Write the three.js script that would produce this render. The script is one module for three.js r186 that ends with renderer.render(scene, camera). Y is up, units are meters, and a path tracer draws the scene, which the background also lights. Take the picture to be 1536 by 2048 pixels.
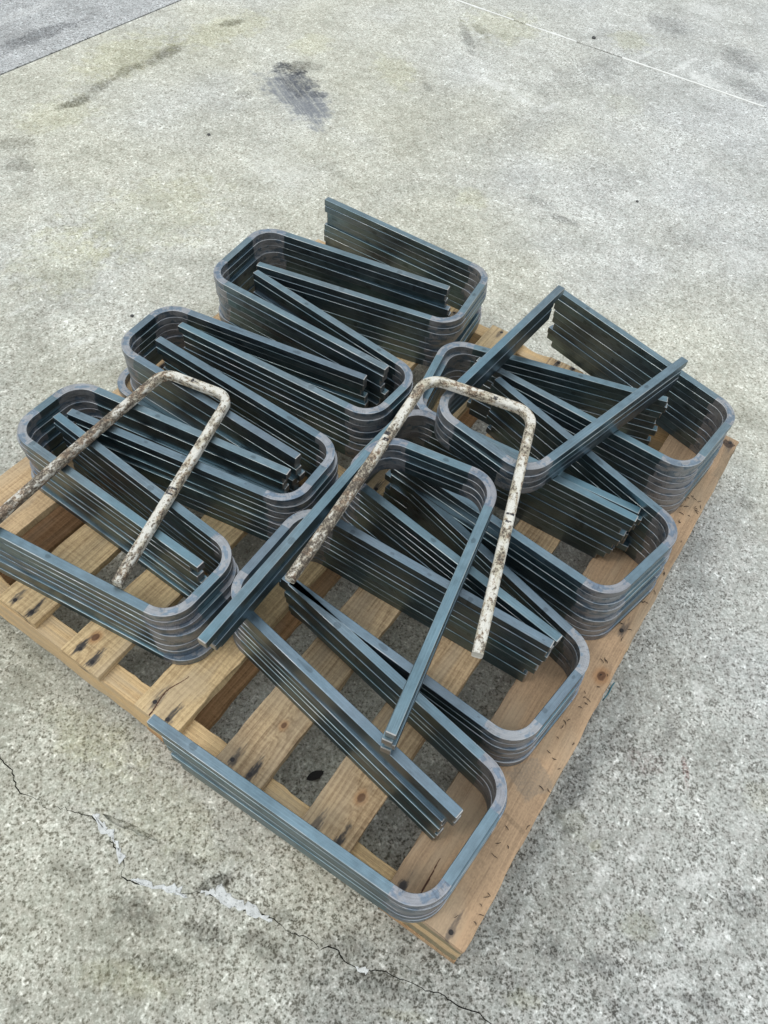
import * as THREE from 'three';
import { mergeGeometries } from 'three/addons/utils/BufferGeometryUtils.js';

// ---------------------------------------------------------------- camera, sky, sun, exposure
const W = 768, H = 1024;
const scene = new THREE.Scene();
const camera = new THREE.PerspectiveCamera(66.78, W / H, 0.02, 60);
camera.position.set(-0.0801, 1.3551, 0.2472);
camera.up.set(-0.48557, 0.59826, -0.63742);
camera.lookAt(-0.0801 - 0.288125, 1.3551 - 0.797934, 0.2472 - 0.52942);

const SUN = new THREE.Vector3(-0.62, 1.2, 0.75).normalize();
{
  const w = 256, h = 128, d = new Float32Array(w * h * 4);
  for (let j = 0; j < h; j++) for (let i = 0; i < w; i++) {
    const el = (j + 0.5) / h * Math.PI - Math.PI / 2, az = (i + 0.5) / w * Math.PI * 2;
    const cl = 0.5 + 0.25 * Math.sin(az * 2 + el * 5) * Math.cos(el) + 0.25 * Math.sin(az * 3 - 1.3 + el * 3) * Math.cos(el);
    const up = Math.max(0, Math.sin(el));
    const l = el > 0 ? 1.62 * (1 + 2 * up) / 3 * (1 + 0.10 * (cl - 0.5)) : 0.35;
    const k = (j * w + i) * 4, b = el > 0 ? 0.03 + 0.03 * up : 0;
    d[k] = l * (0.985 - b); d[k + 1] = l; d[k + 2] = l * (1.02 + b); d[k + 3] = 1;
  }
  const sky = new THREE.DataTexture(d, w, h, THREE.RGBAFormat, THREE.FloatType);
  sky.mapping = THREE.EquirectangularReflectionMapping; sky.magFilter = THREE.LinearFilter; sky.minFilter = THREE.LinearFilter;
  sky.wrapS = THREE.RepeatWrapping; sky.needsUpdate = true;
  scene.background = sky; scene.environment = sky;
}
const sun = new THREE.DirectionalLight(new THREE.Color(1, 0.97, 0.93), 0.8);
sun.position.copy(SUN).multiplyScalar(6).add(new THREE.Vector3(-0.5, 0, -0.6));
sun.target.position.set(-0.5, 0, -0.6);
sun.castShadow = true; sun.shadow.radius = 26; sun.shadow.mapSize.set(2048, 2048);
Object.assign(sun.shadow.camera, { left: -2.5, right: 2.5, top: 2.5, bottom: -2.5, near: 0.5, far: 14 });
scene.add(sun, sun.target);
const renderer = new THREE.WebGLRenderer({ antialias: true });
renderer.setSize(W, H);
renderer.shadowMap.enabled = true;
renderer.toneMapping = THREE.LinearToneMapping;
renderer.toneMappingExposure = 1.04;

// ---------------------------------------------------------------- noise and small helpers
let seedState = 20240611;
function rnd() { seedState = (seedState + 0x6D2B79F5) | 0; let t = Math.imul(seedState ^ (seedState >>> 15), 1 | seedState); t = (t + Math.imul(t ^ (t >>> 7), 61 | t)) ^ t; return ((t ^ (t >>> 14)) >>> 0) / 4294967296; }
const rr = (a, b) => a + (b - a) * rnd();
function hash(x, y, s) { let h = Math.imul(x, 374761393) + Math.imul(y, 668265263) + Math.imul(s, 1274126177) | 0; h = Math.imul(h ^ (h >>> 13), 1274126177); h ^= h >>> 16; return (h >>> 0) / 4294967296; }
function vn(x, y, s) {
  const xi = Math.floor(x), yi = Math.floor(y), fx = x - xi, fy = y - yi;
  const u = fx * fx * (3 - 2 * fx), v = fy * fy * (3 - 2 * fy);
  const a = hash(xi, yi, s), b = hash(xi + 1, yi, s), c = hash(xi, yi + 1, s), d = hash(xi + 1, yi + 1, s);
  return a + (b - a) * u + (c - a) * v + (a - b - c + d) * u * v;
}
const fbm = (x, y, s) => 0.5 * vn(x, y, s) + 0.3 * vn(x * 2.03, y * 2.03, s + 7) + 0.2 * vn(x * 4.1, y * 4.1, s + 13);
const clamp = (x, a = 0, b = 1) => x < a ? a : x > b ? b : x;
const sst = (a, b, x) => { const t = clamp((x - a) / (b - a)); return t * t * (3 - 2 * t); };
function dataTex(data, w, h, srgb, wrap = THREE.ClampToEdgeWrapping) {
  const t = new THREE.DataTexture(data, w, h, THREE.RGBAFormat, THREE.UnsignedByteType);
  if (srgb) t.colorSpace = THREE.SRGBColorSpace;
  t.magFilter = THREE.LinearFilter; t.minFilter = THREE.LinearMipmapLinearFilter; t.generateMipmaps = true;
  t.wrapS = t.wrapT = wrap; t.anisotropy = 8; t.needsUpdate = true; return t;
}
const used = new Map();
function numbered(n) { const k = used.get(n) ?? 0; used.set(n, k + 1); return k ? n + '_' + String(k).padStart(3, '0') : n; }
function tag(o, label, category, group, kind) {
  if (label) o.userData.label = label; if (category) o.userData.category = category;
  if (group) o.userData.group = group; if (kind) o.userData.kind = kind; return o;
}
function mesh(name, geo, mat, parent = scene) {
  const m = new THREE.Mesh(geo, mat); m.name = parent === scene ? numbered(name) : name;
  m.castShadow = m.receiveShadow = true; parent.add(m); return m;
}
// ground and pallet coordinates: u runs along the stringers (world -x), v along the deck boards (world -z)
const DECK = 0.121;

// ---------------------------------------------------------------- concrete
const stains = [];
const stain = (t, u, v, a, b, ang, amt) => stains.push({ t, u, v, a, b, ang, amt });
stain('o', 1.871, 2.014, 0.227, 0.100, -2.60, 1.0); stain('d', 1.922, 2.096, 0.142, 0.068, -2.58, 0.5); stain('d', 2.009, 2.177, 0.096, 0.049, 2.15, 0.6);
stain('d', 2.390, 1.455, 0.076, 0.030, 1.67, 0.8); stain('d', 2.866, 1.722, 0.253, 0.044, 1.59, 0.5); stain('w', 3.060, 1.844, 0.186, 0.035, 1.50, 0.3);
stain('d', 2.415, 1.603, 0.065, 0.029, 1.49, 0.5); stain('d', 2.435, 1.742, 0.072, 0.025, 1.49, 0.55); stain('d', 2.430, 1.942, 0.076, 0.037, 1.57, 0.6);
stain('d', 2.419, 1.839, 0.068, 0.026, 1.56, 0.35); stain('d', 2.431, 2.312, 0.079, 0.027, 1.74, 0.65); stain('d', 2.007, 1.887, 0.038, 0.026, 1.55, 0.4);
stain('d', 0.759, 1.945, 0.056, 0.023, -3.06, 0.5); stain('d', 0.866, 1.981, 0.055, 0.026, -2.93, 0.35); stain('d', 0.785, 2.269, 0.144, 0.133, -3.12, 0.18);
stain('d', 1.122, 2.363, 0.298, 0.104, 1.73, 0.2); stain('d', 1.145, 2.917, 0.270, 0.102, 1.73, 0.22); stain('d', 1.663, 2.877, 0.160, 0.025, 0.88, 0.5);
stain('d', 1.662, 2.979, 0.078, 0.032, -2.55, 0.4); stain('d', 1.553, 2.392, 0.051, 0.015, 0.82, 0.45); stain('d', 1.068, 3.639, 0.115, 0.093, -2.87, 0.4);
stain('d', 0.707, 3.520, 0.127, 0.079, 0.85, 0.4); stain('d', 0.584, 3.276, 0.104, 0.056, -2.65, 0.4); stain('w', 1.396, 2.594, 0.089, 0.038, 3.13, 0.6);
stain('w', 1.252, 2.568, 0.078, 0.026, -2.74, 0.5); stain('w', 1.130, 2.577, 0.071, 0.015, 1.79, 0.5); stain('w', 0.757, 3.228, 0.105, 0.045, -2.75, 0.7);
stain('w', 0.870, 3.301, 0.111, 0.016, 1.74, 0.6); stain('w', 1.034, 3.267, 0.083, 0.012, 1.72, 0.5); stain('w', 1.381, 3.471, 0.045, 0.024, -2.57, 0.3);
stain('w', 1.008, 3.925, 0.108, 0.077, -2.76, 0.4); stain('w', 0.649, 2.208, 0.036, 0.021, 3.10, 0.45); stain('w', 0.565, 2.401, 0.049, 0.013, -2.92, 0.5);
stain('w', 0.538, 2.572, 0.117, 0.012, 1.77, 0.35); stain('y', 2.526, 1.820, 0.251, 0.128, 1.44, 0.5); stain('y', 2.407, 2.239, 0.253, 0.101, 1.68, 0.5);
stain('y', 2.085, 2.368, 0.107, 0.072, 1.48, 0.4); stain('y', 2.363, 1.364, 0.156, 0.104, 1.61, 0.4); stain('y', 1.736, 1.138, 0.258, 0.174, 1.72, 0.4);
stain('y', 1.767, 0.826, 0.174, 0.141, 0.97, 0.4); stain('y', 1.624, 3.085, 0.182, 0.172, -3.07, 0.5); stain('y', 1.141, 3.359, 0.108, 0.089, 1.35, 0.55);
stain('y', 1.721, 2.425, 0.162, 0.083, 0.80, 0.45); stain('y', 1.054, 1.855, 0.061, 0.056, -2.36, 0.4); stain('y', 0.921, 2.797, 0.087, 0.078, 1.59, 0.2);
stain('d', 2.332, 1.154, 0.066, 0.052, 1.83, 0.4); stain('d', 2.219, 1.076, 0.063, 0.041, -3.11, 0.35); stain('d', 1.760, 0.717, 0.054, 0.023, 2.16, 0.25);
stain('w', 1.684, 0.619, 0.041, 0.011, 1.67, 0.4); stain('w', 1.474, 0.642, 0.065, 0.015, 1.91, 0.4); stain('w', 1.401, 0.606, 0.025, 0.013, 2.20, 0.5);
stain('d', 1.881, 0.947, 0.063, 0.029, 2.80, 0.15); stain('d', 0.371, -0.120, 0.035, 0.012, 2.09, 0.85); stain('d', 0.440, -0.224, 0.047, 0.023, 3.06, 0.5);
stain('d', 0.328, -0.180, 0.041, 0.018, 2.89, 0.6); stain('d', 0.257, -0.147, 0.036, 0.016, 2.93, 0.5); stain('d', 0.569, -0.236, 0.047, 0.019, 2.79, 0.3);
stain('d', 0.362, -0.252, 0.054, 0.018, 2.72, 0.35); stain('d', 0.426, -0.117, 0.031, 0.009, 2.88, 0.5); stain('d', 0.255, -0.240, 0.028, 0.011, 2.85, 0.3);
stain('d', 0.490, -0.401, 0.019, 0.008, 3.01, 0.4); stain('d', 0.144, -0.069, 0.034, 0.019, 2.79, 0.35); stain('d', 0.092, -0.089, 0.033, 0.014, 2.80, 0.3);
stain('d', 0.160, -0.136, 0.022, 0.006, 2.75, 0.4); stain('d', 0.915, -0.015, 0.032, 0.010, 3.01, 0.2); stain('d', 0.906, -0.057, 0.021, 0.008, 2.88, 0.2);
stain('d', 0.642, 0.016, 0.018, 0.008, 3.02, 0.6); stain('d', 0.252, -0.093, 0.035, 0.012, 2.82, 0.35); stain('w', 0.327, 0.029, 0.037, 0.017, 2.84, 0.3);
stain('w', 0.328, -0.085, 0.020, 0.010, 3.05, 0.25); stain('d', 0.032, -0.071, 0.023, 0.006, 2.93, 0.3); stain('y', 0.544, -0.085, 0.174, 0.063, 3.04, 0.25);
stain('y', 0.686, -0.061, 0.113, 0.044, 3.06, 0.3); stain('y', 0.031, -0.101, 0.042, 0.009, 2.64, 0.3); stain('y', 0.384, -0.290, 0.080, 0.021, 2.72, 0.3);
stain('d', -0.033, 0.367, 0.087, 0.023, 1.59, 0.45); stain('d', -0.003, 0.494, 0.051, 0.014, 1.55, 0.45); stain('d', -0.021, 0.216, 0.058, 0.016, 1.65, 0.3);
stain('d', -0.070, 0.483, 0.058, 0.024, 1.76, 0.3); stain('d', -0.126, 0.466, 0.078, 0.034, 1.80, 0.2); stain('d', -0.063, 0.285, 0.020, 0.008, 2.22, 0.5);
stain('r', -0.190, 0.501, 0.031, 0.007, 1.06, 0.6); stain('r', -0.134, 0.472, 0.041, 0.028, 3.10, 0.2); stain('d', -0.139, 0.556, 0.027, 0.010, 0.99, 0.35);
stain('d', -0.147, 0.452, 0.007, 0.005, 2.57, 0.7); stain('w', -0.176, 0.325, 0.047, 0.016, 1.88, 0.5); stain('w', -0.271, 0.334, 0.046, 0.015, 2.27, 0.55);
stain('w', -0.139, 0.242, 0.044, 0.013, 1.72, 0.45); stain('w', -0.111, 0.433, 0.010, 0.008, 3.02, 0.6); stain('w', -0.165, 0.648, 0.042, 0.011, 0.99, 0.45);
stain('w', -0.320, 0.476, 0.051, 0.021, 1.79, 0.3); stain('w', -0.050, 0.198, 0.026, 0.010, 1.86, 0.4); stain('w', -0.283, 0.169, 0.048, 0.012, 2.33, 0.5);
stain('w', -0.329, 0.268, 0.033, 0.011, 2.22, 0.5); stain('w', -0.381, 0.262, 0.017, 0.008, 2.73, 0.4); stain('w', -0.282, 0.235, 0.018, 0.010, 3.02, 0.45);
stain('w', -0.057, 0.113, 0.024, 0.007, 1.58, 0.45); stain('w', -0.162, 0.222, 0.018, 0.010, -2.70, 0.5); stain('d', -0.123, 0.108, 0.035, 0.020, 2.86, 0.45);
stain('d', -0.190, 0.130, 0.049, 0.019, 2.69, 0.45); stain('d', -0.285, 0.229, 0.013, 0.010, -3.14, 0.5); stain('d', -0.351, 0.354, 0.035, 0.022, 2.63, 0.35);
stain('d', -0.338, 0.175, 0.032, 0.015, 2.75, 0.35); stain('d', -0.240, 0.093, 0.032, 0.014, 2.76, 0.3); stain('d', -0.077, 0.028, 0.039, 0.019, 2.84, 0.25);
stain('y', -0.109, 0.287, 0.018, 0.008, 1.88, 0.4); stain('y', -0.214, 0.213, 0.035, 0.022, 2.84, 0.3); stain('y', -0.115, 0.022, 0.032, 0.014, 2.64, 0.35);
stain('y', -0.067, 0.297, 0.038, 0.026, -2.95, 0.2); stain('y', -0.318, 0.538, 0.038, 0.028, 0.98, 0.25); stain('w', 0.228, 2.123, 0.065, 0.058, 3.09, 0.35);
stain('d', 0.427, 2.088, 0.067, 0.059, -3.05, 0.2); stain('d', -0.032, 1.013, 0.078, 0.051, 2.94, 0.15); stain('d', -0.080, 1.181, 0.024, 0.018, 2.77, 0.3);
stain('w', 1.623, 1.606, 0.140, 0.101, -2.78, 0.25); stain('w', 1.259, 1.023, 0.068, 0.050, -2.89, 0.2);
function concrete(u0, v0, w, h, nx, ny, o = {}) {
  const n = nx * ny, R = new Float32Array(n), G = new Float32Array(n), B = new Float32Array(n), Z = new Float32Array(n);
  const dark = o.dark ?? 0;
  for (let j = 0; j < ny; j++) for (let i = 0; i < nx; i++) {
    const u = u0 + w * (i + 0.5) / nx, v = v0 + h * (j + 0.5) / ny, k = j * nx + i;
    const big = fbm(u * 1.3, v * 1.3, 3), mid = fbm(u * 9, v * 9, 11), bl = fbm(u * 38, v * 38, 17);
    const a = vn(u * 640, v * 640, 21), b = vn(u * 290, v * 290, 22), c = vn(u * 125, v * 125, 23), e = vn(u * 60, v * 60, 24);
    const near = sst(0.42, -0.20, v - 0.22 * u + 0.16 * (big - 0.5));      // the front of the yard is coarser and more worn
    const right = sst(0.34, -0.02, u + 0.3 * (mid - 0.5)) * sst(1.5, 0.5, v);   // grey scuffed lane on the right
    const rear = sst(1.2, 2.6, v - 0.55 * u);
    const patchy = fbm(u * 4.2 + 7, v * 4.2, 19);
    const worn = clamp(0.45 * near + 0.55 * right + 0.2 * rear + 1.3 * (bl - 0.5) + 1.3 * (mid - 0.5) + 0.8 * (patchy - 0.5) + 0.4 * dark);
    const g = a * 0.40 + b * 0.42 + c * 0.14 + e * 0.04;
    let L = 170 - 12 * dark + 14 * (big - 0.5) + 30 * (mid - 0.5) + 26 * (bl - 0.5) + 22 * (patchy - 0.5) - 13 * near - 10 * right;
    const th = 0.655 - 0.085 * worn;
    const pit = sst(th, th + 0.085, g), chip = sst(0.41, 0.32, g), dot = sst(0.80, 0.86, vn(u * 205 + 3, v * 205, 27)) * (0.35 + 0.65 * sst(0.45, 0.6, bl));
    L += 56 * (0.5 - g) - pit * (30 + 22 * worn) + chip * 18 + dot * 38 + 14 * (hash(i, j, 29) - 0.5);
    const yel = clamp(0.62 + 1.3 * (fbm(u * 1.9 + 3, v * 1.9, 31) - 0.5) + 0.2 * sst(0.3, 1.4, u)) * (1 - 0.6 * right) * (1 - 0.5 * rear) * (1 - dark);
    R[k] = L + 4 * yel + 3 * (c - 0.5); G[k] = L + 1.5 * yel; B[k] = L - 4 - 10 * yel + 1 * dark;
    Z[k] = 0.62 - 0.5 * pit + 0.25 * (0.5 - g) + 0.16 * chip + 0.15 * (mid - 0.5);
  }
  for (const s of stains) {
    const m = Math.max(s.a, s.b) * 1.7, ca = Math.cos(s.ang), sa = Math.sin(s.ang);
    const i0 = Math.max(0, Math.floor((s.u - m - u0) / w * nx)), i1 = Math.min(nx - 1, Math.ceil((s.u + m - u0) / w * nx));
    const j0 = Math.max(0, Math.floor((s.v - m - v0) / h * ny)), j1 = Math.min(ny - 1, Math.ceil((s.v + m - v0) / h * ny));
    for (let j = j0; j <= j1; j++) for (let i = i0; i <= i1; i++) {
      const u = u0 + w * (i + 0.5) / nx, v = v0 + h * (j + 0.5) / ny, k = j * nx + i;
      const du = u - s.u, dv = v - s.v, x = (du * ca + dv * sa), y = (-du * sa + dv * ca);
      let d = Math.hypot(x / s.a, y / s.b);
      if (d > 1.7) continue;
      d += 1.1 * (fbm(u * 30, v * 30, 41) - 0.5) + 0.5 * (fbm(u * 110, v * 110, 43) - 0.5);
      let f = sst(1.2, 0.5, d) * Math.min(1, s.amt * 1.15);
      const grain = vn(u * 420, v * 420, 47) * 0.6 + vn(u * 150, v * 150, 48) * 0.4;
      if (s.t === 'd') { f *= 0.35 + 0.65 * sst(0.2, 0.55, grain); const q = f * 62; R[k] -= q; G[k] -= q; B[k] -= q - 3 * f; }
      else if (s.t === 'o') {
        const st = vn(x * 9, y * 190, 51) * 0.6 + vn(x * 20, y * 420, 52) * 0.4;
        f *= 0.3 + 0.45 * sst(0.72, 0.38, st) + 0.25 * sst(0.3, 0.6, grain);
        R[k] += (112 - R[k]) * f; G[k] += (114 - G[k]) * f; B[k] += (117 - B[k]) * f; Z[k] = Z[k] * (1 - 0.7 * f) + 0.5 * 0.7 * f;
      } else if (s.t === 'w') { f *= 0.25 + 0.75 * sst(0.25, 0.55, grain); R[k] += (222 - R[k]) * f * 0.75; G[k] += (221 - G[k]) * f * 0.75; B[k] += (214 - B[k]) * f * 0.75; }
      else if (s.t === 'y') { f *= 0.6 + 0.4 * sst(0.3, 0.6, grain); R[k] -= 2 * f; G[k] -= 3 * f; B[k] -= 17 * f; }
      else { f *= sst(0.25, 0.6, grain); R[k] -= 26 * f; G[k] -= 46 * f; B[k] -= 44 * f; }
    }
  }
  const col = new Uint8Array(n * 4), bmp = new Uint8Array(n * 4);
  for (let k = 0; k < n; k++) {
    col[k * 4] = clamp(R[k], 20, 240); col[k * 4 + 1] = clamp(G[k], 20, 240); col[k * 4 + 2] = clamp(B[k], 20, 240); col[k * 4 + 3] = 255;
    bmp[k * 4] = bmp[k * 4 + 1] = bmp[k * 4 + 2] = clamp(Z[k] * 255, 0, 255); bmp[k * 4 + 3] = 255;
  }
  const wrap = o.wrap ?? THREE.ClampToEdgeWrapping;
  const mat = new THREE.MeshStandardMaterial({ map: dataTex(col, nx, ny, true, wrap), roughness: 0.93, metalness: 0 });
  mat.bumpMap = dataTex(bmp, nx, ny, false, wrap); mat.bumpScale = 0.0016;
  mat.userData.rect = [u0, v0, w, h];
  return mat;
}
const groundNear = concrete(-0.7, -0.7, 2.0, 2.0, 2048, 2048);
const groundFar = concrete(-1.0, -1.0, 3.75, 4.2, 2048, 2048);
const groundSide = concrete(2.72, 1.1, 1.6, 1.6, 1024, 1024, { dark: 1, wrap: THREE.MirroredRepeatWrapping });
const groundBack = concrete(-0.6, 3.17, 3.4, 1.7, 2048, 1024, { wrap: THREE.MirroredRepeatWrapping });

const ground = new THREE.Group(); ground.name = 'concrete_ground'; scene.add(ground);
tag(ground, 'worn speckled grey concrete yard around and under the pallet', null, null, 'structure');
function slab(outline, mat, holes = [], depth = 0.03) {
  const sh = new THREE.Shape(outline.map(([u, v]) => new THREE.Vector2(-u, v)));
  for (const hole of holes) sh.holes.push(new THREE.Path(hole.map(([u, v]) => new THREE.Vector2(-u, v))));
  const g = new THREE.ExtrudeGeometry(sh, { depth, bevelEnabled: false, curveSegments: 1 });
  g.rotateX(-Math.PI / 2); g.translate(0, -depth, 0);
  const p = g.attributes.position, t = g.attributes.uv, [u0, v0, w, h] = mat.userData.rect;
  for (let i = 0; i < p.count; i++) t.setXY(i, (-p.getX(i) - u0) / w, (-p.getZ(i) - v0) / h);
  return mesh('concrete_slab', g, mat, ground);
}
const rect = (u0, v0, u1, v1) => [[u0, v0], [u1, v0], [u1, v1], [u0, v1]];
// the crack: a real gap between two pieces of the near slab
const crackPts = [[1.3, -0.215], [1.1, -0.2], [0.95, -0.16], [0.86, -0.185], [0.803, -0.176], [0.785, -0.183], [0.766, -0.182], [0.739, -0.195], [0.725, -0.199], [0.701, -0.19], [0.672, -0.192], [0.648, -0.175], [0.624, -0.168], [0.603, -0.158], [0.566, -0.164], [0.538, -0.17], [0.507, -0.181], [0.497, -0.195], [0.485, -0.197], [0.453, -0.182], [0.428, -0.174], [0.4, -0.16], [0.38, -0.142], [0.355, -0.134], [0.33, -0.13], [0.303, -0.12], [0.262, -0.109], [0.231, -0.109], [0.211, -0.1], [0.192, -0.095], [0.178, -0.101], [0.171, -0.088], [0.16, -0.084], [0.138, -0.089], [0.121, -0.087], [0.098, -0.079], [0.082, -0.069], [0.055, -0.063], [0.033, -0.053], [0.016, -0.053], [-0.007, -0.044], [-0.028, -0.044], [-0.048, -0.038], [-0.061, -0.032], [-0.078, -0.032], [-0.12, -0.04], [-0.3, -0.09], [-0.7, -0.12]];
const crackUp = [], crackLo = [];
for (let i = 0; i < crackPts.length - 1; i++) {
  const [a, b] = crackPts[i], [c, d] = crackPts[i + 1], L = Math.hypot(c - a, d - b), n = Math.max(1, Math.round(L / 0.006));
  for (let k = 0; k < n; k++) {
    const f = k / n, nx = -(d - b) / L, ny = (c - a) / L, q = i === 0 && k === 0 ? 0 : (vn(i * 3 + f * 5, 1, 61) - 0.5) * 0.005;
    const wd = 0.0003 + 0.0009 * vn(i * 0.9 + f, 4, 62);
    const u = a + (c - a) * f + nx * q, v = b + (d - b) * f + ny * q;
    const s = ny < 0 ? -1 : 1;
    crackUp.push([i || k ? u + nx * wd * s : u, v + ny * wd * s]); crackLo.push([i || k ? u - nx * wd * s : u, v - ny * wd * s]);
  }
}
crackUp.push([-0.7, -0.119]); crackLo.push([-0.7, -0.121]);
const spall = [[0.592, -0.146], [0.578, -0.1405], [0.566, -0.1385], [0.552, -0.133], [0.54, -0.1315], [0.531, -0.1275], [0.515, -0.1275], [0.503, -0.1235], [0.488, -0.1255], [0.494, -0.129], [0.507, -0.132], [0.518, -0.137], [0.533, -0.137], [0.547, -0.143], [0.562, -0.1465], [0.575, -0.1485]];
slab([...crackUp, [-0.7, 1.3], [1.3, 1.3]], groundNear, [spall]);
{ const m = slab(rect(0.47, -0.16, 0.61, -0.11), groundNear, [], 0.002); m.name = 'spall_floor'; m.position.y = -0.007; }
slab([...crackLo, [-0.7, -0.7], [1.3, -0.7]], groundNear);
slab(rect(-1.0, -1.0, 2.716, 3.168), groundFar, [rect(-0.7, -0.7, 1.3, 1.3)]);
slab(rect(2.724, -6, 9, 3.168), groundSide);
slab(rect(2.724, 3.176, 9, 9), groundSide);
slab(rect(-8, 3.176, 2.716, 9), groundBack);
slab(rect(-8, -6, -1.0, 3.168), groundBack);
slab(rect(-1.0, -6, 2.716, -1.0), groundBack);
{
  const m = new THREE.MeshStandardMaterial({ color: new THREE.Color(0.05, 0.048, 0.045), roughness: 1 });
  const g = new THREE.BoxGeometry(18, 0.05, 16); g.translate(0, -0.056, -1.5); mesh('joint_bed', g, m, ground);
  // pale sealant that fills most of the rear joint, slightly proud and broken up
  const white = new THREE.MeshStandardMaterial({ color: new THREE.Color(0.68, 0.67, 0.62), roughness: 0.9 });
  const parts = [];
  for (let u = -0.6; u < 2.7; u += 0.03) {
    if (vn(u * 7, 2, 71) < 0.2) continue;
    const w = 0.008 + 0.005 * vn(u * 30, 3, 72), b = new THREE.BoxGeometry(0.031, 0.029, w, 2, 1, 1);
    const p = b.attributes.position;
    for (let i = 0; i < p.count; i++) if (p.getY(i) > 0) p.setY(i, p.getY(i) + 0.0016 * vn((u + p.getX(i)) * 90, p.getZ(i) * 200, 73));
    b.translate(-u, -0.0135, -3.172 + 0.002 * (vn(u * 12, 5, 74) - 0.5)); parts.push(b);
  }
  mesh('joint_sealant', mergeGeometries(parts), white, ground);
}
// pale mortar smeared into the wide places of the crack, and the hollow where the surface has spalled
function patch(name, outline, mat, h, jag) {
  const pts = [];
  for (let i = 0; i < outline.length; i++) {
    const [a, b] = outline[i], [c, d] = outline[(i + 1) % outline.length], n = 4;
    for (let k = 0; k < n; k++) { const f = k / n, u = a + (c - a) * f, v = b + (d - b) * f; pts.push(new THREE.Vector2(-(u + jag * (vn(u * 260, v * 260, 81) - 0.5)), v + jag * (vn(u * 260, v * 260, 82) - 0.5))); }
  }
  const g = new THREE.ExtrudeGeometry(new THREE.Shape(pts), { depth: h, bevelEnabled: true, bevelThickness: 0.0006, bevelSize: 0.0008, bevelSegments: 1, curveSegments: 1 });
  g.rotateX(-Math.PI / 2); g.translate(0, -0.001, 0);
  const p = g.attributes.position, t = g.attributes.uv;
  for (let i = 0; i < p.count; i++) t.setXY(i, p.getX(i) * 5, p.getZ(i) * 5);
  return mesh(name, g, mat, ground);
}
const mortarTex = (() => {
  const n = 256, d = new Uint8Array(n * n * 4);
  for (let j = 0; j < n; j++) for (let i = 0; i < n; i++) { const k = (j * n + i) * 4, L = 196 + 50 * (fbm(i / 9, j / 9, 91) - 0.5) + 22 * (hash(i, j, 92) - 0.5) - 40 * sst(0.76, 0.84, vn(i / 3, j / 3, 93)); d[k] = L; d[k + 1] = L + 1; d[k + 2] = L - 3; d[k + 3] = 255; }
  return dataTex(d, n, n, true, THREE.MirroredRepeatWrapping);
})();
const mortar = new THREE.MeshStandardMaterial({ map: mortarTex, bumpMap: mortarTex, bumpScale: 0.001, roughness: 0.95 });
patch('mortar_patch', [[0.603, -0.158], [0.593, -0.151], [0.572, -0.158], [0.557, -0.156], [0.535, -0.168], [0.51, -0.176], [0.511, -0.182], [0.531, -0.173], [0.551, -0.165], [0.571, -0.168]], mortar, 0.0018, 0.010);
patch('mortar_patch', [[0.483, -0.194], [0.474, -0.186], [0.448, -0.178], [0.432, -0.165], [0.417, -0.155], [0.405, -0.159], [0.394, -0.158], [0.41, -0.167], [0.431, -0.175], [0.457, -0.186]], mortar, 0.0018, 0.011);
patch('mortar_patch', [[0.38, -0.144], [0.374, -0.135], [0.361, -0.127], [0.361, -0.117], [0.339, -0.119], [0.318, -0.116], [0.299, -0.111], [0.282, -0.112], [0.262, -0.109], [0.269, -0.114], [0.297, -0.122], [0.324, -0.128], [0.338, -0.135], [0.357, -0.135]], mortar, 0.0018, 0.012);
patch('mortar_patch', [[0.121, -0.087], [0.113, -0.083], [0.101, -0.079], [0.101, -0.085], [0.109, -0.088]], mortar, 0.0018, 0.005);

// ---------------------------------------------------------------- lofted bars and boards
// profile of a rounded rectangle: starts at the middle of the underside, runs round so that the middle of the top is half way
function profile(w, h, r, seg) {
  const pts = [], hw = w / 2, hh = h / 2;
  const corner = (cx, cy, a0) => { for (let i = 0; i <= seg; i++) { const a = a0 - i / seg * Math.PI / 2; pts.push([cx + r * Math.cos(a), cy + r * Math.sin(a), Math.cos(a), Math.sin(a)]); } };
  pts.push([0, -hh, 0, -1]);
  corner(-hw + r, -hh + r, -Math.PI / 2); corner(-hw + r, hh - r, Math.PI); pts.push([0, hh, 0, 1]);
  corner(hw - r, hh - r, Math.PI / 2); corner(hw - r, -hh + r, 0); pts.push([0, -hh, 0, -1]);
  let p = 0; const out = pts.map((q, i) => { if (i) p += Math.hypot(q[0] - pts[i - 1][0], q[1] - pts[i - 1][1]); return [...q, p]; });
  out.length0 = p; return out;
}
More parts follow.
